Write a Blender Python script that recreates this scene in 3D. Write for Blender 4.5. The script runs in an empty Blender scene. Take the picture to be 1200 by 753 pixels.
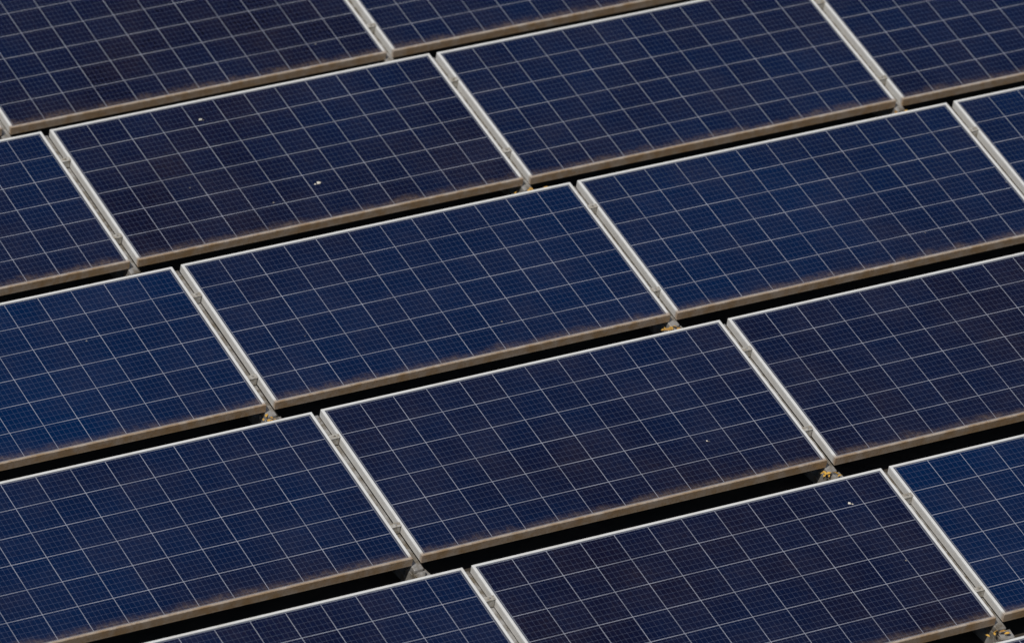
import bpy, bmesh, math, random
import numpy as np
from mathutils import Vector, Matrix
random.seed(3)
W,H=1.956,0.992
obs=[ # i,j,corner(u,v),px
(0,0,0,0,213,311),(0,0,1,0,668,215),(0,0,1,1,782,371),(0,0,0,1,325,470),
(0,-1,0,0,57,152),(0,-1,1,0,504,65),(0,-1,1,1,611,210),(0,-1,0,1,163,303),
(1,0,0,0,676,210),(1,0,1,0,1112,118),(1,0,0,1,795,367),
(0,1,0,0,380,478),(0,1,1,0,842,374),(0,1,1,1,971,542),(0,1,0,1,496,647),
(1,-1,0,0,510,62),(1,-1,0,1,620,209),(1,-1,1,1,1051,117),
(-1,0,1,0,202,316),(-1,0,1,1,315,474),(-1,1,1,0,368,482),(-1,1,1,1,485,652),
(1,1,0,0,850,370),(1,1,0,1,982,537),(0,2,0,0,548,660),(0,2,1,0,1030,551),(0,2,1,1,1172,730),
(1,2,0,0,1040,546),(-1,2,1,0,537,665),(0,-2,1,1,451,64),(0,-2,0,1,13,150),(1,-2,0,1,462,63),
(2,0,0,0,1121,114),(-1,-1,1,0,48,154),(-1,-1,1,1,154,306),(2,-1,0,1,1058,115)]
O=np.array(obs,float)
def cam_axes(az,el,roll):
    f=np.array([math.sin(az)*math.cos(el),math.cos(az)*math.cos(el),-math.sin(el)])
    r=np.cross(f,[0,0,1]); r/=np.linalg.norm(r); u=np.cross(r,f)
    c,s=math.cos(roll),math.sin(roll)
    return r*c+u*s, -r*s+u*c, f
def proj(p):
    az,el,roll,tx,ty,lD,sc,Ly,t,gx=p
    D=math.exp(lD); F=sc*D
    r,u,f=cam_axes(az,el,roll)
    C=np.array([tx,ty,0])-f*D
    x=O[:,0]*(W+gx)+O[:,2]*W
    y=-O[:,1]*Ly-O[:,3]*H*math.cos(t)
    z=-O[:,3]*H*math.sin(t)
    P=np.stack([x,y,z],1)-C
    d=P@f
    return np.concatenate([600+F*(P@r)/d-O[:,4], 376.5-F*(P@u)/d-O[:,5], [roll*100, (lD-math.log(45))*1.0]])
p=np.array([0.45,0.46,0,1.3,-0.6,math.log(45),261,1.43,0.22,0.03])
lam=1e-2
e=proj(p)
for it in range(200):
    J=np.zeros((len(e),10))
    for k in range(10):
        q=p.copy(); dd=1e-5*max(1,abs(p[k])); q[k]+=dd; J[:,k]=(proj(q)-e)/dd
    A=J.T@J
    st=np.linalg.solve(A+lam*np.diag(np.diag(A)+1e-9),-J.T@e)
    e2=proj(p+st)
    if e2@e2<e@e: p=p+st; e=e2; lam*=.5
    else: lam*=3
    if lam>1e9: break
az,el,roll,tx,ty,lD,sc,Ly,T,gx=[float(v) for v in p]
D=math.exp(lD)
Lx=W+gx
H0=0.16                      # height of low edge above roof
ZT=H0+H*math.sin(T)          # high edge height
sc_=bpy.context.scene

# ---------- camera
r,u,f=cam_axes(az,el,roll)
C=np.array([tx,ty,ZT])-f*D
cam=bpy.data.cameras.new("camera"); co=bpy.data.objects.new("camera",cam); sc_.collection.objects.link(co)
M=Matrix(((r[0],u[0],-f[0],C[0]),(r[1],u[1],-f[1],C[1]),(r[2],u[2],-f[2],C[2]),(0,0,0,1)))
co.matrix_world=M
cam.sensor_width=36; cam.lens=sc*D/1200*36; cam.clip_end=5000; cam.clip_start=1
cam.dof.use_dof=True; cam.dof.focus_distance=D-0.8; cam.dof.aperture_fstop=cam.lens/85.0
sc_.camera=co
sc_.view_settings.view_transform='Standard'; sc_.view_settings.look='None'; sc_.view_settings.exposure=0

# ---------- light
sd=Vector((-0.64,-0.50,0)).normalized(); SE=math.radians(51)
to=Vector((sd.x*math.cos(SE),sd.y*math.cos(SE),math.sin(SE)))
sun=bpy.data.lights.new("sun",'SUN'); sun.energy=3.7; sun.angle=math.radians(0.5); sun.color=(1,0.93,0.83)
so=bpy.data.objects.new("sun",sun); sc_.collection.objects.link(so)
so.rotation_euler=to.to_track_quat('Z','Y').to_euler()
so.location=(0,0,30)
w=bpy.data.worlds.new("World"); sc_.world=w; w.use_nodes=True
nt=w.node_tree; bg=nt.nodes["Background"]; sky=nt.nodes.new("ShaderNodeTexSky")
sky.sky_type='NISHITA'; sky.sun_disc=False; sky.sun_elevation=SE; sky.sun_rotation=math.atan2(to.x,to.y)
nt.links.new(sky.outputs[0],bg.inputs[0]); bg.inputs[1].default_value=0.05

# ---------- node helper
class G:
    def __init__(s,name):
        s.m=bpy.data.materials.new(name); s.m.use_nodes=True; s.t=s.m.node_tree
        s.b=s.t.nodes["Principled BSDF"]
    def n(s,ty,**k):
        x=s.t.nodes.new(ty)
        for a,v in k.items(): setattr(x,a,v)
        return x
    def put(s,inp,v):
        if isinstance(v,bpy.types.NodeSocket): s.t.links.new(v,inp)
        else: inp.default_value=v
    def ma(s,op,a,b=0.0,c=0.0,clamp=False):
        x=s.n("ShaderNodeMath",operation=op); x.use_clamp=clamp
        s.put(x.inputs[0],a); s.put(x.inputs[1],b); s.put(x.inputs[2],c); return x.outputs[0]
    def mix(s,f,a,b):
        x=s.n("ShaderNodeMix",data_type='RGBA'); s.put(x.inputs[0],f)
        for i,v in ((6,a),(7,b)):
            if isinstance(v,tuple): v=v+(1,) if len(v)==3 else v
            s.put(x.inputs[i],v)
        return x.outputs[2]
    def noise(s,vec,scale,detail=3,rough=0.55):
        x=s.n("ShaderNodeTexNoise"); s.put(x.inputs["Vector"],vec)
        x.inputs["Scale"].default_value=scale; x.inputs["Detail"].default_value=detail; x.inputs["Roughness"].default_value=rough
        return x.outputs["Fac"]
    def ramp(s,v,lo,hi,a=0.0,b=1.0):
        x=s.n("ShaderNodeMapRange"); x.interpolation_type='SMOOTHSTEP'
        s.put(x.inputs[0],v); x.inputs[1].default_value=lo; x.inputs[2].default_value=hi
        x.inputs[3].default_value=a; x.inputs[4].default_value=b; return x.outputs[0]

def obj_coords(g):
    tc=g.n("ShaderNodeTexCoord"); oi=g.n("ShaderNodeObjectInfo")
    sp=g.n("ShaderNodeSeparateXYZ"); g.t.links.new(tc.outputs["Object"],sp.inputs[0])
    add=g.n("ShaderNodeVectorMath",operation='MULTIPLY_ADD')
    g.t.links.new(oi.outputs["Location"],add.inputs[0]); add.inputs[1].default_value=(1.7,2.3,1)
    g.t.links.new(tc.outputs["Object"],add.inputs[2])
    sc=g.n("ShaderNodeSeparateColor"); g.t.links.new(oi.outputs["Color"],sc.inputs[0])
    return tc.outputs["Object"],sp.outputs[0],sp.outputs[1],add.outputs[0],oi.outputs["Random"],sc.outputs[0],sp.outputs[2]

FW=0.012; PIT=0.1597
mx=(W-12*PIT)/2; my=(H-6*PIT)/2
def glass_mat():
    g=G("photovoltaic_glass"); oc,x,y,nv,rnd,tonep,_z=obj_coords(g)
    u=g.ma('DIVIDE',g.ma('SUBTRACT',x,mx),PIT); v=g.ma('DIVIDE',g.ma('SUBTRACT',g.ma('MULTIPLY',y,-1.0),my),PIT)
    fu=g.ma('FRACT',u); fv=g.ma('FRACT',v); iu=g.ma('FLOOR',u); iv=g.ma('FLOOR',v)
    def edge(fr,w):
        d=g.ma('SUBTRACT',0.5,g.ma('ABSOLUTE',g.ma('SUBTRACT',fr,0.5)))
        return g.ma('LESS_THAN',d,w)
    eu=edge(fu,0.0013/PIT); ev=edge(fv,0.0015/PIT)
    gap=g.ma('MAXIMUM',eu,ev)
    ou=g.ma('GREATER_THAN',g.ma('ABSOLUTE',g.ma('SUBTRACT',u,6.0)),6.0)
    ov=g.ma('GREATER_THAN',g.ma('ABSOLUTE',g.ma('SUBTRACT',v,3.0)),3.0)
    marg=g.ma('MAXIMUM',ou,ov)
    bus=edge(g.ma('FRACT',g.ma('ADD',g.ma('MULTIPLY',fv,5.0),0.5)),0.0008*5/PIT)
    fin=edge(g.ma('FRACT',g.ma('MULTIPLY',fu,7.0)),0.0008*7/PIT)
    cv=g.n("ShaderNodeCombineXYZ"); g.put(cv.inputs[0],iu); g.put(cv.inputs[1],iv); g.put(cv.inputs[2],g.ma('MULTIPLY',rnd,97.0))
    wn=g.n("ShaderNodeTexWhiteNoise",noise_dimensions='3D'); g.t.links.new(cv.outputs[0],wn.inputs[0])
    vor=g.n("ShaderNodeTexVoronoi"); g.t.links.new(nv,vor.inputs["Vector"]); vor.inputs["Scale"].default_value=70
    sv=g.n("ShaderNodeSeparateColor"); g.t.links.new(vor.outputs["Color"],sv.inputs[0])
    big=g.noise(nv,0.8,2)
    tone=g.ma('ADD',g.ramp(big,0.3,0.7,-0.18,0.20),g.ma('ADD',tonep,g.ma('ADD',g.ma('MULTIPLY',wn.outputs[0],0.15),g.ma('MULTIPLY',sv.outputs[0],0.15))),clamp=True)
    cell=g.mix(tone,(0.0042,0.0042,0.0180),(0.0006,0.0130,0.0600))
    lc=(0.24,0.29,0.44)
    c=g.mix(g.ma('MULTIPLY',fin,0.16),cell,lc)
    c=g.mix(g.ma('MULTIPLY',bus,0.20),c,lc)
    # line strength varies a little along the module (ribbon / soiling)
    lv=g.ramp(g.noise(nv,5,3,0.6),0.3,0.7,0.55,0.88)
    c=g.mix(g.ma('MULTIPLY',gap,lv),c,(0.38,0.41,0.50))
    c=g.mix(marg,c,(0.08,0.09,0.12))
    d1=g.noise(nv,3.0,5,0.65); d2=g.noise(nv,60,3,0.7)
    film=g.ma('MULTIPLY',g.ramp(d1,0.35,0.75),g.ramp(d2,0.3,0.7,0.4,1.0))
    c=g.mix(g.ma('MULTIPLY',film,0.04),c,(0.26,0.20,0.18))
    low=g.ma('ADD',g.ma('ADD',y,H),g.ma('MULTIPLY',g.ma('SUBTRACT',g.noise(nv,9,4,0.7),0.5),0.10))
    lowd=g.ramp(low,0.010,0.075,1.0,0.0)
    lowd=g.ma('MULTIPLY',g.ma('POWER',lowd,1.5),g.ramp(d2,0.3,0.7,0.3,1.0))
    c=g.mix(g.ma('MULTIPLY',lowd,0.40),c,(0.22,0.16,0.11))
    v2=g.n("ShaderNodeTexVoronoi"); g.t.links.new(nv,v2.inputs["Vector"]); v2.inputs["Scale"].default_value=9
    s2=g.n("ShaderNodeSeparateColor"); g.t.links.new(v2.outputs["Color"],s2.inputs[0])
    speck=g.ma('MULTIPLY',g.ma('LESS_THAN',v2.outputs["Distance"],g.ma('MULTIPLY',s2.outputs[1],0.045)),g.ma('GREATER_THAN',s2.outputs[0],0.88))
    c=g.mix(g.ma('MULTIPLY',speck,0.5),c,(0.45,0.42,0.36))
    g.put(g.b.inputs["Base Color"],c)
    g.put(g.b.inputs["Roughness"],g.ramp(d1,0.3,0.7,0.10,0.25))
    g.b.inputs["IOR"].default_value=1.28      # AR-coated solar glass
    return g.m
def frame_mat():
    g=G("anodised_aluminium"); _,x,y,nv,rnd,_t,z=obj_coords(g)
    n1=g.noise(nv,14,4,0.7); n2=g.noise(nv,90,3,0.7)
    c=g.mix(g.ramp(n1,0.35,0.75,0,0.35),(0.72,0.74,0.75),(0.52,0.49,0.44))
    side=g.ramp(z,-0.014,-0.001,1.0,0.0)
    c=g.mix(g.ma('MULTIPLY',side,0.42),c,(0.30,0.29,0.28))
    low=g.ramp(g.ma('ADD',y,H),0.0,0.03,1.0,0.0)
    c=g.mix(g.ma('MULTIPLY',low,g.ramp(n1,0.3,0.7,0.55,1.0)),c,(0.34,0.23,0.125))
    lip=g.ma('MULTIPLY',low,g.ramp(z,-0.040,-0.030,0.0,1.0))   # front face goes browner above, lower lip stays lighter
    c=g.mix(g.ma('MULTIPLY',lip,0.30),c,(0.16,0.10,0.06))
    c=g.mix(g.ma('MULTIPLY',g.ramp(n2,0.5,0.75),g.ma('MULTIPLY_ADD',low,0.32,0.12)),c,(0.12,0.085,0.05))
    g.put(g.b.inputs["Base Color"],c); g.b.inputs["Metallic"].default_value=0.1; g.b.inputs["Roughness"].default_value=0.45
    return g.m
def simple(name,a,b,scale,rough=0.6,metal=0,lo=0.35,hi=0.65,bump=0):
    g=G(name); tc=g.n("ShaderNodeTexCoord"); nz=g.noise(tc.outputs["Object"],scale,5,0.65)
    g.put(g.b.inputs["Base Color"],g.mix(g.ramp(nz,lo,hi),a,b)); g.b.inputs["Roughness"].default_value=rough; g.b.inputs["Metallic"].default_value=metal
    if bump:
        bp=g.n("ShaderNodeBump"); bp.inputs["Strength"].default_value=bump; bp.inputs["Distance"].default_value=0.02
        g.t.links.new(nz,bp.inputs["Height"]); g.t.links.new(bp.outputs[0],g.b.inputs["Normal"])
    return g.m
MG=glass_mat(); MF=frame_mat()
MB=simple("white_backsheet",(0.5,0.5,0.5),(0.4,0.4,0.38),3)
MR=simple("galvanised_steel",(0.38,0.38,0.38),(0.17,0.15,0.12),18,0.5,0.4)
MC=simple("clamp_steel",(0.48,0.47,0.44),(0.28,0.25,0.20),60,0.5,0.2)
MRoof=simple("roof_membrane",(0.022,0.020,0.018),(0.045,0.036,0.027),6,0.9,bump=0.4)

def new_obj(name,bm,mats,loc=(0,0,0)):
    me=bpy.data.meshes.new(name); bm.normal_update(); bm.to_mesh(me); bm.free()
    for m in mats: me.materials.append(m)
    o=bpy.data.objects.new(name,me); o.location=loc; sc_.collection.objects.link(o); return o

def panel_mesh():
    bm=bmesh.new(); TH=0.040; b=0.0012
    def ring(ins,z): return [bm.verts.new(c) for c in ((ins,-ins,z),(W-ins,-ins,z),(W-ins,-H+ins,z),(ins,-H+ins,z))]
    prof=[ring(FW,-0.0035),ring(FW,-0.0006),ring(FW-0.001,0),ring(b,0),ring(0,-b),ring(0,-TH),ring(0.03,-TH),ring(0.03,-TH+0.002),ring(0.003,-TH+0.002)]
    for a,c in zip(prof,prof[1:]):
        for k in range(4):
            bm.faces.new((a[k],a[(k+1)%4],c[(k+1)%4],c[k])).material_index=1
    g=[bm.verts.new(c) for c in ((FW-0.001,-FW+0.001,-0.003),(W-FW+0.001,-FW+0.001,-0.003),(W-FW+0.001,-H+FW-0.001,-0.003),(FW-0.001,-H+FW-0.001,-0.003))]
    bm.faces.new(g[::-1]).material_index=0
    q=[bm.verts.new((v.co.x,v.co.y,-0.009)) for v in g]
    bm.faces.new(q).material_index=2
    r_=bmesh.ops.create_cube(bm,size=1,matrix=Matrix.Translation((W/2,-0.12,-0.022))@Matrix.Diagonal((0.13,0.09,0.022,1)))
    for v in r_['verts']:
        for fc in v.link_faces: fc.material_index=3
    bmesh.ops.recalc_face_normals(bm,faces=[fc for fc in bm.faces if fc.material_index==1])
    me=bpy.data.meshes.new("solar_panel"); bm.to_mesh(me); bm.free()
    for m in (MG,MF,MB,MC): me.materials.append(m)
    return me
pm=panel_mesh()
I0,I1,J0,J1=-5,7,-8,6
def panel_matrix(i,j):
    rr=random.Random(i*131+j*17)
    dx,dz,da,dt=rr.uniform(-.003,.003),rr.uniform(-.002,.002),rr.uniform(-.0012,.0012),rr.uniform(-.003,.003)
    return Matrix.Translation((i*Lx+dx,-j*Ly,ZT+dz))@Matrix.Rotation(da,4,'Z')@Matrix.Rotation(T+dt,4,'X')
TONE={(0,-2):.05,(1,-2):.12,(0,-1):.12,(1,-1):.36,(2,-1):.15,(-1,-1):.25,(0,0):.35,(1,0):.42,(2,0):.5,(-1,0):.75,
      (0,1):.12,(1,1):.10,(2,1):.5,(-1,1):.38,(0,2):.08,(1,2):.6,(-1,2):.3,(2,-2):.05,(1,-3):.1,(-2,1):.3}
for j in range(J0,J1):
    for i in range(I0,I1):
        o=bpy.data.objects.new("solar_panel",pm); sc_.collection.objects.link(o); o.matrix_world=panel_matrix(i,j)
        t=TONE.get((i,j),random.Random(i*7+j*91).uniform(.05,.6)); o.color=(t,t,t,1)

def box(bm,c,s,rot=None,mi=0,bev=0.0):
    m=Matrix.Translation(c)
    if rot is not None: m=m@rot
    r_=bmesh.ops.create_cube(bm,size=1,matrix=m@Matrix.Diagonal((*s,1)))
    for v in r_['verts']:
        for fc in v.link_faces: fc.material_index=mi
    if bev:
        es=list({e_ for v in r_['verts'] for e_ in v.link_edges})
        bmesh.ops.bevel(bm,geom=es,offset=bev,segments=1,affect='EDGES',clamp_overlap=True)
RX=Matrix.Rotation(T,4,'X')
for i in range(I0,I1+1):
    bm=bmesh.new(); xr=-gx/2; rr=random.Random(i+50)
    yA=-J0*Ly+0.2; yB=-(J1-1)*Ly-H-0.3
    box(bm,(xr,(yA+yB)/2,0.022),(0.05,yA-yB,0.04))
    for j in range(J0,J1):
        Mp=Matrix.Translation((0,-j*Ly,ZT))@RX
        c=Mp@Vector((xr,-H/2-0.005,-0.042-0.021)); box(bm,c,(0.045,H+0.045,0.038),RX,0,0.003)
        for s in (0.2+rr.uniform(-.03,.03),0.8+rr.uniform(-.03,.03)):
            c=Mp@Vector((xr,-H*s,0.0015)); box(bm,c,(gx+0.006,0.028,0.003),RX,1,0.0008)
            c=Mp@Vector((xr,-H*s,-0.019)); box(bm,c,(gx-0.008,0.026,0.034),RX,1)
            bmesh.ops.create_cone(bm,cap_ends=True,segments=6,radius1=0.005,radius2=0.005,depth=0.003,matrix=Mp@Matrix.Translation((xr,-H*s,0.0045)))
        yb=-j*Ly-0.05; zt=ZT-0.05*math.tan(T)-0.084
        box(bm,(xr,yb,(zt+0.042)/2),(0.04,0.05,zt-0.042),None,0,0.002)
        yf=-j*Ly-H*math.cos(T)+0.03; zf=H0-0.077
        box(bm,(xr,yf,(zf+0.042)/2),(0.05,0.06,zf-0.042),None,0,0.002)
        box(bm,(xr+0.012,yf-0.065,H0-0.072),(0.06,0.05,0.004),Matrix.Rotation(0.25,4,'X')@Matrix.Rotation(rr.uniform(-.3,.3),4,'Z'),0,0.001)
        box(bm,(xr-0.02,yf-0.060,H0-0.10),(0.005,0.05,0.05),None,0,0.001)
        bmesh.ops.create_cone(bm,cap_ends=True,segments=8,radius1=0.007,radius2=0.007,depth=0.02,matrix=Matrix.Translation((xr+0.012,yf-0.07,H0-0.060)))
    new_obj("mounting_rack",bm,[MR,MC],(i*Lx,0,0))

bm=bmesh.new(); S=600
vs=[bm.verts.new(c) for c in ((-S,-S,0),(S,-S,0),(S,S,0),(-S,S,0))]; bm.faces.new(vs)
new_obj("roof_ground",bm,[MRoof])

MD=simple("dropping",(0.75,0.73,0.68),(0.5,0.46,0.38),80,0.8)
for (i,j,a,b,s) in [(0,-1,.525,.735,.010),(0,-1,.36,.137,.006),(0,2,.877,.158,.007),(0,1,.774,.716,.004)]:
    bm=bmesh.new(); rr=random.Random(int(a*1000))
    for q in range(4):
        k=10; cx,cy=(0,0) if q==0 else (rr.uniform(-2,2)*s,rr.uniform(-2.5,1)*s); R=s if q==0 else s*rr.uniform(.2,.5)
        ring=[bm.verts.new((cx+R*rr.uniform(.7,1.2)*math.cos(t*2*math.pi/k),cy+R*rr.uniform(.7,1.3)*math.sin(t*2*math.pi/k),0.0003*q)) for t in range(k)]
        top=bm.verts.new((cx,cy,0.002+0.0003*q))
        for t in range(k): bm.faces.new((ring[t],ring[(t+1)%k],top))
    o=new_obj("bird_dropping",bm,[MD]); o.matrix_world=panel_matrix(i,j)@Matrix.Translation((a*W,-b*H,-0.002))

# ---------- dry leaves: on roof, and caught on brackets by the low corners
ML=simple("dry_leaf",(0.60,0.36,0.06),(0.28,0.15,0.04),9,0.8,lo=.4,hi=.6)
bm=bmesh.new(); rr=random.Random(8)
def leaf(x,y,z,L):
    m=Matrix.Translation((x,y,z))@Matrix.Rotation(rr.uniform(0,6.3),4,'Z')@Matrix.Rotation(rr.uniform(-.6,.6),4,'X')
    pts=[(-L,0,0),(-L*.3,L*.4,.004),(L*.4,L*.35,.003),(L,0,0),(L*.4,-L*.35,.003),(-L*.3,-L*.4,.004)]
    bm.faces.new([bm.verts.new(m@Vector(c)) for c in pts])
for j in range(J0,J1):
    for i in range(I0,I1):
        yl=-j*Ly-H*math.cos(T)
        for q in range(rr.choice([0,4,10,22])):
            leaf(i*Lx+rr.choice([rr.gauss(-0.1,0.10),rr.uniform(0,W)]),yl-rr.uniform(-0.05,0.3),0.012+rr.random()*0.02,rr.uniform(.015,.035))
        for q in range(rr.choice([0,3,7]) if (i,j)!=(1,-1) else 8):
            leaf(i*Lx-gx/2+rr.gauss(-0.02,0.03),yl-rr.uniform(0.01,0.06),H0-0.055+rr.random()*0.01,rr.uniform(.010,.020))
new_obj("dry_leaves",bm,[ML])
